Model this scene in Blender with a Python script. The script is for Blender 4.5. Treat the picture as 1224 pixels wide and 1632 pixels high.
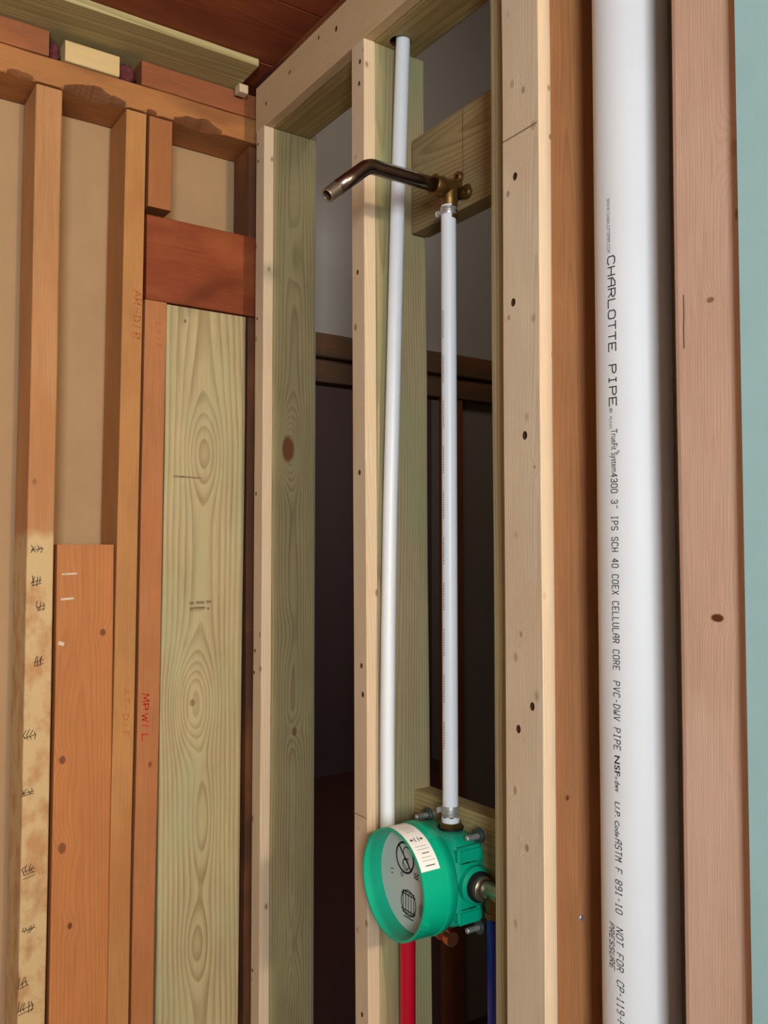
import bpy, bmesh, math, random
from mathutils import Vector, Matrix, noise as mnoise

random.seed(7)
for o in list(bpy.data.objects):
    bpy.data.objects.remove(o)
scene = bpy.context.scene
COL = scene.collection

# ------------------------------------------------------------------ camera
cam_d = bpy.data.cameras.new('camera')
cam = bpy.data.objects.new('camera', cam_d)
COL.objects.link(cam)
cam.location = (0, 0, 1.5)
cam.rotation_euler = (math.radians(90 + 2.495), 0, math.radians(-34.3))
cam_d.sensor_fit = 'VERTICAL'
cam_d.sensor_height = 36.0
cam_d.lens = 36.0 * 1400.0 / 1632.0
cam_d.clip_start = 0.02
scene.camera = cam

# ------------------------------------------------------------------ light
world = bpy.data.worlds.new('world')
scene.world = world
world.use_nodes = True
world.node_tree.nodes['Background'].inputs[0].default_value = (0.30, 0.33, 0.38, 1)
world.node_tree.nodes['Background'].inputs[1].default_value = 0.2


def area(name, loc, target, sx, sy, energy, col):
    d = bpy.data.lights.new(name, 'AREA')
    d.shape = 'RECTANGLE'
    d.size, d.size_y = sx, sy
    d.energy = energy
    d.color = col
    o = bpy.data.objects.new(name, d)
    COL.objects.link(o)
    o.location = loc
    o.rotation_euler = (Vector(target) - Vector(loc)).to_track_quat('-Z', 'Y').to_euler()
    return o


# daylight from the bathroom window behind the camera
area('window_daylight', (-0.78, -1.62, 1.75), (0.3, 1.0, 1.5), 0.55, 0.9, 70, (0.88, 0.95, 1.0))
# warm vanity lamp on the wall behind the camera
pl = bpy.data.lights.new('vanity_lamp_light', 'POINT')
pl.energy = 122
pl.color = (1.0, 0.80, 0.57)
pl.shadow_soft_size = 0.07
plo = bpy.data.objects.new('vanity_lamp_light', pl)
COL.objects.link(plo)
plo.location = (0.57, -1.45, 2.12)
# unseen fill lights, added to lift the dark rooms beyond the framing
area('hall_fill', (1.15, 1.15, 2.95), (1.25, 2.2, 2.4), 0.35, 0.35, 2.6, (1.0, 0.88, 0.76))
area('far_room_fill', (2.6, 3.6, 3.1), (2.4, 4.6, 1.0), 0.6, 0.6, 9.0, (1.0, 0.90, 0.86))

scene.view_settings.view_transform = 'Standard'
scene.view_settings.look = 'None'
scene.view_settings.gamma = 1.0
scene.view_settings.use_curve_mapping = False
scene.view_settings.exposure = 0.0


# ------------------------------------------------------------------ helpers
def srgb(r, g, b):
    def c(v):
        v /= 255.0
        return v / 12.92 if v <= 0.04045 else ((v + 0.055) / 1.055) ** 2.4
    return (c(r), c(g), c(b), 1.0)


def tag(o, label=None, cat=None, group=None, kind=None):
    if label: o['label'] = label
    if cat: o['category'] = cat
    if group: o['group'] = group
    if kind: o['kind'] = kind
    return o


def empty(name, loc=(0, 0, 0)):
    o = bpy.data.objects.new(name, None)
    o.empty_display_size = 0.05
    COL.objects.link(o)
    o.location = loc
    return o


def link_mesh(name, me, mat, parent=None, smooth=False):
    o = bpy.data.objects.new(name, me)
    COL.objects.link(o)
    if mat: me.materials.append(mat)
    if parent is not None:
        o.parent = parent
    if smooth:
        me.polygons.foreach_set('use_smooth', [True] * len(me.polygons))
    return o


def child_world(o, parent):
    """parent o (built in world coordinates) without moving it"""
    bpy.context.view_layer.update()
    o.parent = parent
    o.matrix_parent_inverse = parent.matrix_basis.inverted()
    return o


class NT:
    def __init__(self, name, rough=0.6, spec=0.3, metallic=0.0):
        self.m = bpy.data.materials.new(name)
        self.m.use_nodes = True
        self.t = self.m.node_tree
        self.b = self.t.nodes['Principled BSDF']
        self.b.inputs['Roughness'].default_value = rough
        self.b.inputs['Specular IOR Level'].default_value = spec
        self.b.inputs['Metallic'].default_value = metallic

    def n(self, typ, **kw):
        nd = self.t.nodes.new(typ)
        for k, v in kw.items():
            setattr(nd, k, v)
        return nd

    def put(self, sock, v):
        if isinstance(v, bpy.types.NodeSocket):
            self.t.links.new(v, sock)
        else:
            sock.default_value = v

    def math(self, op, a, b=0.0, clamp=False):
        nd = self.n('ShaderNodeMath', operation=op, use_clamp=clamp)
        self.put(nd.inputs[0], a)
        self.put(nd.inputs[1], b)
        return nd.outputs[0]

    def vmath(self, op, a, b=(0, 0, 0)):
        nd = self.n('ShaderNodeVectorMath', operation=op)
        self.put(nd.inputs[0], a)
        self.put(nd.inputs[1], b)
        return nd.outputs['Value'] if op in ('LENGTH', 'DOT_PRODUCT', 'DISTANCE') else nd.outputs[0]

    def noise(self, vec, scale=1.0, detail=2.0, rough=0.5):
        nd = self.n('ShaderNodeTexNoise')
        self.put(nd.inputs['Vector'], vec)
        nd.inputs['Scale'].default_value = scale
        nd.inputs['Detail'].default_value = detail
        nd.inputs['Roughness'].default_value = rough
        return nd.outputs[0]

    def ramp(self, fac, stops, interp='LINEAR'):
        nd = self.n('ShaderNodeValToRGB')
        el = nd.color_ramp.elements
        nd.color_ramp.interpolation = interp
        while len(el) < len(stops):
            el.new(0.5)
        for e, (p, c) in zip(el, stops):
            e.position = p
            e.color = c if len(c) == 4 else (*c, 1)
        self.put(nd.inputs[0], fac)
        return nd.outputs[0]

    def mix(self, fac, a, b, mode='MIX'):
        nd = self.n('ShaderNodeMix', data_type='RGBA', blend_type=mode)
        self.put(nd.inputs['Factor'], fac)
        self.put(nd.inputs['A'], a)
        self.put(nd.inputs['B'], b)
        return nd.outputs['Result']

    def bump(self, h, strength=0.3, dist=0.002):
        nd = self.n('ShaderNodeBump')
        nd.inputs['Strength'].default_value = strength
        nd.inputs['Distance'].default_value = dist
        self.put(nd.inputs['Height'], h)
        self.t.links.new(nd.outputs[0], self.b.inputs['Normal'])

    def color(self, c):
        self.put(self.b.inputs['Base Color'], c)
        return self.m


def gray(v):
    return (v, v, v, 1)


WOODN = [0]


def wood(base, dark, spacing=0.004, contrast=0.6, pith=(0.045, 0.01), slope=(0.015, 0.004), warp=0.010,
         knots=(), stain=None, stain_amt=0.0, pins=0.0, rough=0.62, mottle=0.25, patch=None, bump=0.25, seed=None,
         fibre=0.25):
    """solid lumber: growth rings round a tilted pith, closed round knots; local Z is the board's length.
    knots: (x, y, z, radius, height, amount, dark) in the board's local metres"""
    WOODN[0] += 1
    s = NT('lumber_%02d' % WOODN[0], rough, 0.25)
    sd = (seed if seed is not None else WOODN[0]) * 3.17
    co = s.n('ShaderNodeTexCoord').outputs['Object']
    off = s.vmath('ADD', co, (sd, sd * 0.7, sd * 1.3))
    lo = s.noise(s.vmath('MULTIPLY', off, (7, 7, 1.3)), 1, 2.5, 0.5)
    lo2 = s.noise(s.vmath('MULTIPLY', off, (30, 30, 4)), 1, 2, 0.5)
    sep = s.n('ShaderNodeSeparateXYZ')
    s.t.links.new(co, sep.inputs[0])
    x, y, z = sep.outputs
    px = s.math('ADD', s.math('ADD', x, pith[0]), s.math('MULTIPLY', z, slope[0]))
    py = s.math('ADD', s.math('ADD', y, pith[1]), s.math('MULTIPLY', z, slope[1]))
    cmb = s.n('ShaderNodeCombineXYZ')
    s.t.links.new(px, cmb.inputs[0])
    s.t.links.new(py, cmb.inputs[1])
    r = s.vmath('LENGTH', cmb.outputs[0])
    r = s.math('ADD', r, s.math('MULTIPLY', s.math('SUBTRACT', lo, 0.5), warp * 4))
    r = s.math('ADD', r, s.math('MULTIPLY', s.math('SUBTRACT', lo2, 0.5), warp * 0.35))
    kd = None
    for (kx, ky, kz, kr, kh, ka, kdark) in knots:
        d = s.vmath('SUBTRACT', co, (kx, ky, kz))
        d = s.vmath('MULTIPLY', d, (1 / kr, 1 / kr, 1 / kh))
        ln = s.vmath('LENGTH', d)
        g = s.math('EXPONENT', s.math('MULTIPLY', s.math('MULTIPLY', ln, ln), -1.0))
        r = s.math('ADD', r, s.math('MULTIPLY', g, ka))
        if kdark > 0:
            q = s.math('MULTIPLY', s.math('SUBTRACT', 1.0, s.math('MULTIPLY', s.math('SUBTRACT', s.math('ADD', ln, s.math('MULTIPLY', lo2, 0.2)), 0.35), 9.0), True), kdark, True)
            kd = q if kd is None else s.math('MAXIMUM', kd, q)
    fr = s.math('FRACT', s.math('DIVIDE', r, spacing))
    ring = s.ramp(fr, [(0.0, gray(0.05)), (0.45, gray(0.25)), (0.86, gray(1.0)), (0.97, gray(0.5)), (1.0, gray(0.05))])
    var = s.noise(s.vmath('MULTIPLY', off, (40, 40, 3)), 1, 3, 0.6)
    ringv = s.math('MULTIPLY', ring, s.math('MULTIPLY', s.math('ADD', var, 0.25), contrast), True)
    col = s.mix(ringv, base, dark)
    fib = s.noise(s.vmath('MULTIPLY', off, (550, 550, 14)), 1, 2, 0.6)
    f2 = s.ramp(fib, [(0.3, gray(1 - fibre)), (0.7, gray(1.0 + 0 * fibre))])
    col = s.mix(1.0, col, f2, 'MULTIPLY')
    mot = s.noise(s.vmath('MULTIPLY', off, (14, 14, 5)), 1, 3, 0.6)
    m2 = s.ramp(mot, [(0.28, gray(1 - mottle)), (0.72, gray(1.0))])
    col = s.mix(1.0, col, m2, 'MULTIPLY')
    if stain:
        st = s.noise(s.vmath('MULTIPLY', off, (11, 11, 4.3)), 1, 3, 0.55)
        sf = s.math('MULTIPLY', s.ramp(st, [(0.48, gray(0)), (0.66, gray(1))]), stain_amt)
        col = s.mix(sf, col, stain)
    if patch:
        pc, z0, z1, amt = patch
        nz = s.noise(s.vmath('MULTIPLY', off, (30, 30, 12)), 1, 4, 0.65)
        pf = s.math('MULTIPLY', s.math('SUBTRACT', s.math('ADD', z1, s.math('MULTIPLY', nz, 0.03)), z), 60.0, True)
        blot = s.ramp(s.noise(s.vmath('MULTIPLY', off, (25, 25, 18)), 1, 4, 0.6), [(0.36, gray(0.25)), (0.55, gray(1))])
        col = s.mix(s.math('MULTIPLY', s.math('MULTIPLY', pf, blot), amt), col, pc)
    if pins > 0:
        vo = s.n('ShaderNodeTexVoronoi')
        s.put(vo.inputs['Vector'], s.vmath('MULTIPLY', off, (24, 24, 15)))
        vo.inputs['Scale'].default_value = 1.0
        pf = s.ramp(vo.outputs['Distance'], [(0.06, gray(1)), (0.13, gray(0))])
        col = s.mix(s.math('MULTIPLY', pf, pins), col, srgb(120, 75, 40))
    if kd is not None:
        kc = s.mix(lo2, srgb(84, 44, 22), srgb(120, 66, 36))
        col = s.mix(kd, col, kc)
    h = s.math('ADD', s.math('MULTIPLY', fib, 0.5), s.math('MULTIPLY', ring, 0.25))
    s.bump(h, bump, 0.0012)
    return s.color(col)


def plain(name, c, rough=0.5, spec=0.4, metallic=0.0, var=0.0, vscale=40, bump=0.0, coat=0.0):
    s = NT(name, rough, spec, metallic)
    if coat: s.b.inputs['Coat Weight'].default_value = coat
    co = s.n('ShaderNodeTexCoord').outputs['Object']
    nz = s.noise(co, vscale, 4, 0.6)
    v = s.ramp(nz, [(0.3, gray(1 - var)), (0.7, gray(1.0))])
    if bump: s.bump(nz, bump, 0.001)
    return s.color(s.mix(1.0, c, v, 'MULTIPLY'))


# ------------------------------------------------------------------ mesh builders
def rounded_profile(w, d, rad, seg=3):
    """rounded rectangle, w along x, d along y, centred"""
    pts = []
    rad = min(rad, w * 0.45, d * 0.45)
    for cx, cy, a0 in ((w / 2 - rad, d / 2 - rad, 0), (-w / 2 + rad, d / 2 - rad, 90), (-w / 2 + rad, -d / 2 + rad, 180), (w / 2 - rad, -d / 2 + rad, 270)):
        for k in range(seg + 1):
            a = math.radians(a0 + 90 * k / seg)
            pts.append((cx + rad * math.cos(a), cy + rad * math.sin(a)))
    return pts


def board(name, x0, x1, y0, y1, z0, z1, mat, axis='Z', rad=0.0025, lean=(0, 0), wob=0.0008, label=None, cat=None, group=None, kind=None, nseg=None, wane=None, wane_mat=None):
    """a piece of lumber between the given world planes; its length runs along `axis`; origin at its centre"""
    c = Vector(((x0 + x1) / 2, (y0 + y1) / 2, (z0 + z1) / 2))
    dx, dy, dz = x1 - x0, y1 - y0, z1 - z0
    if axis == 'Z':
        w, d, L, rot = dx, dy, dz, (0, 0, 0)
    elif axis == 'X':
        w, d, L, rot = dz, dy, dx, (0, math.radians(90), 0)
    else:
        w, d, L, rot = dx, dz, dy, (math.radians(-90), 0, 0)
    prof = rounded_profile(w, d, rad)
    n = nseg or max(2, int(L / 0.07))
    verts, faces = [], []
    sd = random.uniform(0, 100)
    m = len(prof)
    for i in range(n + 1):
        t = i / n
        z = -L / 2 + L * t
        k = 0.0
        ox = lean[0] * (t - 0.5) + wob * 1.6 * mnoise.noise((sd, z * 2.2, 0))
        oy = lean[1] * (t - 0.5) + wob * 1.6 * mnoise.noise((sd + 9, z * 2.2, 0))
        for j, (px, py) in enumerate(prof):
            ex = wob * 0.6 * mnoise.noise((sd + j // 4 * 5.0, z * 14, 3))
            wx = wy = 0.0
            if wane and 12 <= j <= 15:
                wd = wane(c.x + z)
                wx, wy = -wd * (15 - j) / 3, wd * 0.9 * (j - 12) / 3
            verts.append((px + ox + ex + wx, py + oy + ex + wy, z))
    for i in range(n):
        for j in range(m):
            a, b = i * m + j, i * m + (j + 1) % m
            faces.append((a, b, b + m, a + m))
    faces.append(tuple(range(m - 1, -1, -1)))
    faces.append(tuple(n * m + j for j in range(m)))
    me = bpy.data.meshes.new(name)
    me.from_pydata(verts, [], faces)
    me.update()
    o = link_mesh(name, me, mat)
    if wane:
        me.materials.append(wane_mat)
        for i in range(n):
            if wane(c.x - L / 2 + L * (i + .5) / n) > .0035:
                for j in (12, 13, 14):
                    me.polygons[i * m + j].material_index = 1
    o.location = c
    o.rotation_euler = rot
    tag(o, label, cat, group, kind)
    return o


def box_bm(bm, lo, hi):
    v = [bm.verts.new((x, y, z)) for x in (lo[0], hi[0]) for y in (lo[1], hi[1]) for z in (lo[2], hi[2])]
    for f in ((0, 1, 3, 2), (4, 6, 7, 5), (0, 4, 5, 1), (2, 3, 7, 6), (0, 2, 6, 4), (1, 5, 7, 3)):
        bm.faces.new([v[i] for i in f])


def boxes(name, lst, mat, parent=None, bevel=0.0, seg=2):
    bm = bmesh.new()
    for lo, hi in lst:
        box_bm(bm, lo, hi)
    bmesh.ops.recalc_face_normals(bm, faces=bm.faces)
    if bevel:
        bmesh.ops.bevel(bm, geom=list(bm.edges), offset=bevel, segments=seg, affect='EDGES')
    me = bpy.data.meshes.new(name)
    bm.to_mesh(me)
    bm.free()
    return link_mesh(name, me, mat, parent)


def tube_mesh(name, pts, rad, seg=24, inner=None, radii=None):
    """swept tube along points, open bore when inner is given"""
    pts = [Vector(p) for p in pts]
    n = len(pts)
    tans = []
    for i in range(n):
        a = pts[max(0, i - 1)]
        b = pts[min(n - 1, i + 1)]
        tans.append((b - a).normalized())
    up = Vector((0, 1, 0)) if abs(tans[0].y) < 0.9 else Vector((1, 0, 0))
    nx = tans[0].cross(up).normalized()
    verts, faces = [], []

    def rings(rr, base):
        nonlocal nx
        fx = nx.copy()
        for i in range(n):
            t = tans[i]
            fx = (fx - t * fx.dot(t)).normalized()
            fy = t.cross(fx)
            r_ = (radii[i] if radii else rad) if rr is None else rr
            for k in range(seg):
                a = 2 * math.pi * k / seg
                verts.append(pts[i] + (fx * math.cos(a) + fy * math.sin(a)) * r_)
    rings(None, 0)
    for i in range(n - 1):
        for k in range(seg):
            a, b = i * seg + k, i * seg + (k + 1) % seg
            faces.append((a, b, b + seg, a + seg))
    if inner:
        base = len(verts)
        rings(inner, base)
        for i in range(n - 1):
            for k in range(seg):
                a, b = base + i * seg + k, base + i * seg + (k + 1) % seg
                faces.append((b, a, a + seg, b + seg))
        for k in range(seg):
            k2 = (k + 1) % seg
            faces.append((k, base + k, base + k2, k2))
            e = (n - 1) * seg
            faces.append((e + k, e + k2, base + e + k2, base + e + k))
    else:
        faces.append(tuple(range(seg - 1, -1, -1)))
        faces.append(tuple((n - 1) * seg + k for k in range(seg)))
    me = bpy.data.meshes.new(name)
    me.from_pydata(verts, [], faces)
    me.update()
    for p in me.polygons:
        p.use_smooth = len(p.vertices) == 4
    return me


def tube(name, pts, rad, mat, parent=None, seg=24, inner=None, radii=None):
    return link_mesh(name, tube_mesh(name, pts, rad, seg, inner, radii), mat, parent)


def lathe(name, prof, mat, parent=None, origin=(0, 0, 0), axis='X', seg=48, sharp=35):
    """profile (along, radius) spun round an axis through origin"""
    ax = {'X': (Vector((1, 0, 0)), Vector((0, 1, 0)), Vector((0, 0, 1))),
          'Y': (Vector((0, 1, 0)), Vector((0, 0, 1)), Vector((1, 0, 0))),
          'Z': (Vector((0, 0, 1)), Vector((1, 0, 0)), Vector((0, 1, 0)))}[axis]
    o = Vector(origin)
    verts, faces = [], []
    for (a, r) in prof:
        for k in range(seg):
            t = 2 * math.pi * k / seg
            verts.append(o + ax[0] * a + (ax[1] * math.cos(t) + ax[2] * math.sin(t)) * max(r, 1e-5))
    for i in range(len(prof) - 1):
        for k in range(seg):
            a, b = i * seg + k, i * seg + (k + 1) % seg
            faces.append((a, b, b + seg, a + seg))
    me = bpy.data.meshes.new(name)
    me.from_pydata(verts, [], faces)
    bm = bmesh.new()
    bm.from_mesh(me)
    bmesh.ops.remove_doubles(bm, verts=bm.verts, dist=2e-5)
    bmesh.ops.recalc_face_normals(bm, faces=bm.faces)
    bm.to_mesh(me)
    bm.free()
    ob = link_mesh(name, me, mat, parent, True)
    me.set_sharp_from_angle(angle=math.radians(sharp))
    return ob


def ribbon(name, strokes, mat, mapf, width, parent=None):
    """flat pen strokes: polylines in (u, v) mapped onto a surface by mapf"""
    verts, faces = [], []
    for st in strokes:
        pts = [Vector((a, b)) for a, b in st]
        for i in range(len(pts) - 1):
            a, b = pts[i], pts[i + 1]
            d = (b - a)
            if d.length < 1e-9: continue
            d.normalize()
            nrm = Vector((-d.y, d.x)) * width / 2
            a2, b2 = a - d * width * 0.3, b + d * width * 0.3
            base = len(verts)
            verts += [mapf(*(a2 + nrm)), mapf(*(b2 + nrm)), mapf(*(b2 - nrm)), mapf(*(a2 - nrm))]
            faces.append((base, base + 1, base + 2, base + 3))
    me = bpy.data.meshes.new(name)
    me.from_pydata(verts, [], faces)
    me.update()
    return link_mesh(name, me, mat, parent)


def text_mesh(body, shear=0.0, thin=0.0, spacing=1.0):
    """text outline as mesh data in its own plane (built-in font)"""
    cu = bpy.data.curves.new('lettering', 'FONT')
    cu.body = body
    cu.size = 1.0
    cu.shear = shear
    cu.offset = thin
    cu.space_character = spacing
    cu.resolution_u = 3
    o = bpy.data.objects.new('lettering', cu)
    COL.objects.link(o)
    bpy.context.view_layer.update()
    me = bpy.data.meshes.new_from_object(o.evaluated_get(bpy.context.evaluated_depsgraph_get()))
    bpy.data.objects.remove(o)
    bpy.data.curves.remove(cu)
    return me


def text_on(name, body, mat, mapf, length, height, parent=None, shear=0.0, thin=0.0):
    """lettering fitted to length x cap height, mapped on a surface: mapf(along, up)"""
    me = text_mesh(body, shear, thin)
    xs = [v.co.x for v in me.vertices]
    x0, x1 = min(xs), max(xs)
    cap = 0.70
    for v in me.vertices:
        v.co = mapf((v.co.x - x0) / (x1 - x0) * length, v.co.y / cap * height)
    me.materials.clear()
    me.update()
    return link_mesh(name, me, mat, parent)


def cut(o, cutters):
    """subtract cutter meshes (world coordinates) from o"""
    bm = bmesh.new()
    for me in cutters:
        bm.from_mesh(me)
    bmesh.ops.recalc_face_normals(bm, faces=bm.faces)
    cm = bpy.data.meshes.new('cutter')
    bm.to_mesh(cm)
    bm.free()
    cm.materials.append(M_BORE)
    co = bpy.data.objects.new('cutter', cm)
    COL.objects.link(co)
    md = o.modifiers.new('cut', 'BOOLEAN')
    md.object = co
    md.operation = 'DIFFERENCE'
    md.solver = 'EXACT'
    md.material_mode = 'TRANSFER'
    bpy.context.view_layer.update()
    dg = bpy.context.evaluated_depsgraph_get()
    me = bpy.data.meshes.new_from_object(o.evaluated_get(dg))
    o.modifiers.clear()
    old = o.data
    o.data = me
    bpy.data.meshes.remove(old)
    bpy.data.objects.remove(co)
    bpy.data.meshes.remove(cm)


def holes_x(o, xf, lst, screws=True):
    """screw holes bored into the face at x = xf, each with its dark screw inside"""
    ms = []
    for (y, z, r) in lst:
        me = tube_mesh('c', [(xf - 0.004, y, z), (xf + 0.0195, y, z)], r, 14)
        for v in me.vertices:
            v.co.z = z + (v.co.z - z) * 1.35
        ms.append(me)
    cut(o, ms)
    for me in ms:
        bpy.data.meshes.remove(me)
    for (y, z, r) in lst:
        s_ = lathe('screw', [(0, 0), (0, r * 0.35), (0.0012, r * 0.9), (0.004, r * 0.9), (0.004, 0)], M_SCREW, None, (xf + 0.0150, y, z), 'X', 12)
        child_world(s_, o)


# ------------------------------------------------------------------ materials
M_SCREW = plain('black_screw', srgb(30, 24, 20), 0.6, 0.3)
M_BORE = plain('burnt_shaded_bore', srgb(78, 50, 28), 0.9, 0.1, var=0.3, vscale=300)  # burnt brown that also puts the shade inside the holes into the colour
M_PVC = plain('white_pvc', srgb(234, 237, 238), 0.5, 0.3, var=0.04, vscale=9)
M_PEX = plain('white_pex', srgb(226, 232, 236), 0.38, 0.45, var=0.03, vscale=30)
M_RED = plain('red_pex', srgb(196, 18, 44), 0.35, 0.45, var=0.06)
M_BLUE = plain('blue_pex', srgb(28, 48, 150), 0.35, 0.45, var=0.06)
M_INK = plain('black_ink', srgb(38, 38, 40), 0.6, 0.2)
M_INK2 = plain('grey_ink', srgb(120, 122, 124), 0.6, 0.2)
M_GREEN = plain('green_plastic', srgb(0, 170, 132), 0.33, 0.5, var=0.06, vscale=60)
M_STEEL = plain('zinc_steel', srgb(205, 206, 204), 0.38, 0.5, 0.75, var=0.15, vscale=200)
M_CHROME = plain('dark_nickel', srgb(140, 124, 114), 0.27, 0.5, 1.0, var=0.25, vscale=60)
M_NICKEL = plain('bare_nickel', srgb(182, 170, 150), 0.35, 0.5, 0.9, var=0.2, vscale=120)
M_BRASS = plain('rough_brass', srgb(140, 108, 58), 0.42, 0.5, 0.9, var=0.3, vscale=120)
M_COPPER = plain('copper', srgb(196, 120, 84), 0.32, 0.5, 0.9, var=0.2, vscale=100)
M_BLACK = plain('black_rubber', srgb(22, 22, 22), 0.6, 0.3)
M_CARD = plain('grey_card', srgb(198, 202, 198), 0.6, 0.2, var=0.06)
M_LABEL = plain('white_label', srgb(240, 240, 236), 0.5, 0.3)
M_PENCIL = plain('pencil', srgb(88, 70, 50), 0.8, 0.1)
M_REDPEN = plain('red_crayon', srgb(196, 62, 44), 0.8, 0.1)
M_REDPEN2 = plain('faded_red_crayon', srgb(188, 104, 62), 0.8, 0.1)
M_PEN = plain('black_marker', srgb(52, 40, 32), 0.7, 0.1)
M_PLASTER = plain('white_plaster', srgb(224, 204, 184), 0.9, 0.1, var=0.3)
M_BEIGE = plain('beige_drywall_paper', srgb(176, 144, 108), 0.92, 0.1, var=0.10, vscale=10, bump=0.05)
M_GREENBOARD = plain('green_drywall_paper', srgb(160, 197, 198), 0.9, 0.15, var=0.07, vscale=14, bump=0.04)
M_GYPSUM = plain('white_gypsum', srgb(232, 228, 214), 0.95, 0.1, var=0.08, vscale=90, bump=0.3)
M_ROOM = plain('bare_grey_wall', srgb(140, 132, 124), 0.9, 0.1, var=0.1, vscale=6)
M_WALL = plain('offwhite_wall_paint', srgb(196, 188, 180), 0.85, 0.2, var=0.04, vscale=6)
M_HALL = plain('taupe_wall_paint', srgb(160, 146, 136), 0.85, 0.2, var=0.06, vscale=5)
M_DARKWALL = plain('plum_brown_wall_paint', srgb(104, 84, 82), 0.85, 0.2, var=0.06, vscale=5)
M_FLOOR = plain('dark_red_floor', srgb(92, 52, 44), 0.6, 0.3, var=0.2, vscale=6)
M_INSUL = plain('pink_insulation', srgb(120, 66, 70), 1.0, 0.0, var=0.5, vscale=60, bump=0.6)

PINE = dict(base=srgb(216, 196, 166), dark=srgb(192, 158, 120), spacing=0.0035, contrast=0.5, warp=0.006, mottle=0.10, pins=0.75, fibre=0.10, stain=srgb(206, 166, 128), stain_amt=0.25)
TREAT = dict(base=srgb(180, 162, 122), dark=srgb(128, 106, 70), spacing=0.0062, contrast=0.75, warp=0.006, mottle=0.16, fibre=0.16, stain=srgb(164, 154, 108), stain_amt=0.35)
OLD = dict(base=srgb(206, 134, 74), dark=srgb(160, 88, 42), spacing=0.0032, contrast=0.5, warp=0.006, mottle=0.22, fibre=0.18, stain=srgb(176, 104, 56), stain_amt=0.35)


def W(d, **kw):
    q = dict(d)
    q.update(kw)
    return wood(**q)


# ------------------------------------------------------------------ the setting
def slab(name, lo, hi, mat, kind='structure'):
    o = boxes(name, [(lo, hi)], mat)
    return tag(o, kind=kind)


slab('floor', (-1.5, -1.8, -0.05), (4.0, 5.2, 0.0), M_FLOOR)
wb = slab('wall_back', (-1.5, 1.832, 0), (0.93, 1.845, 2.60), M_BEIGE)
tag(wb, 'beige paper back of drywall seen between the old wall studs')
wr = slab('wall_right', (0.787, -1.7, 0), (0.7998, 0.5195, 2.60), M_GREENBOARD)
tag(wr, 'sage green moisture resistant drywall sheet at the right edge')
slab('wall_left', (-1.5, -1.8, 0), (-1.45, 1.845, 2.60), M_ROOM)
slab('wall_front', (-1.5, -1.8, 0), (0.93, -1.75, 2.60), M_ROOM)
slab('wall_partition', (0.925, -1.8, 0), (0.938, 0.90, 2.60), M_WALL)
# room beyond the wet wall
slab('wall_return', (0.93, 1.66, 0), (0.9505, 2.2, 4.2), M_HALL)
wh = slab('wall_hall', (0.93, 2.2, 2.06), (4.0, 2.3, 4.2), M_WALL)
tag(wh, 'dim painted wall above the brown door head beyond the framing')
slab('wall_hall_side', (3.9, -1.8, 0), (4.0, 5.2, 4.2), M_HALL)
slab('wall_hall_front', (0.938, -1.8, 0), (4.0, -1.75, 4.2), M_HALL)
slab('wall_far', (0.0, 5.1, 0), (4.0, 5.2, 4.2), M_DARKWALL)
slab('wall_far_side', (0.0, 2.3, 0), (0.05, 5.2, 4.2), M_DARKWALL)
slab('wall_hall_right', (1.815, 2.215, 0), (4.0, 2.285, 2.06), M_HALL)
slab('ceiling_hall', (0.0, -1.8, 4.2), (4.0, 5.2, 4.25), M_HALL)
slab('ceiling', (-1.5, -1.8, 2.60), (0.93, 1.845, 2.65), M_WALL)
slab('wall_soffit', (0.912, -1.8, 2.46), (0.938, 2.2, 4.22), M_WALL)
# gypsum core showing along the torn edge of the green sheet
gy = boxes('gypsum_edge', [((0.7895, 0.5193, 0.0), (0.7992, 0.5203, 2.60))], M_GYPSUM)
child_world(gy, wr)

M_TRIMB = W(OLD, base=srgb(128, 98, 74), dark=srgb(94, 68, 50), mottle=0.15)
t1 = tag(board('trim_1', 0.956, 4.0, 2.165, 2.2, 2.055, 2.125, M_TRIMB, 'X', 0.006), 'brown wooden head casing over the dark doorway', kind='structure')
t2 = tag(board('trim_2', 0.956, 4.0, 2.18, 2.24, 1.985, 2.052, M_TRIMB, 'X', 0.004), 'lower brown door head board', kind='structure')
t3 = tag(board('trim_3', 1.712, 1.80, 2.185, 2.203, 0.0, 1.985, W(OLD, base=srgb(176, 104, 62), dark=srgb(110, 56, 32), mottle=0.2), 'Z', 0.004), 'reddish brown door jamb behind the white riser pipe', kind='structure')

# dark plank ceiling over the shower bay
M_PLANK = [W(OLD, base=srgb(150, 76, 50), dark=srgb(100, 46, 30), mottle=0.3, contrast=0.6, seed=70 + i) for i in range(3)]
ceil_root = bpy.data.objects['ceiling']
for i in range(15):
    y1 = 1.83 - 0.205 * i
    p = board('plank', -1.45, 0.905, y1 - 0.203, y1, 2.518, 2.537, M_PLANK[i % 3], 'X', 0.002)
    child_world(p, ceil_root)

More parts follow.
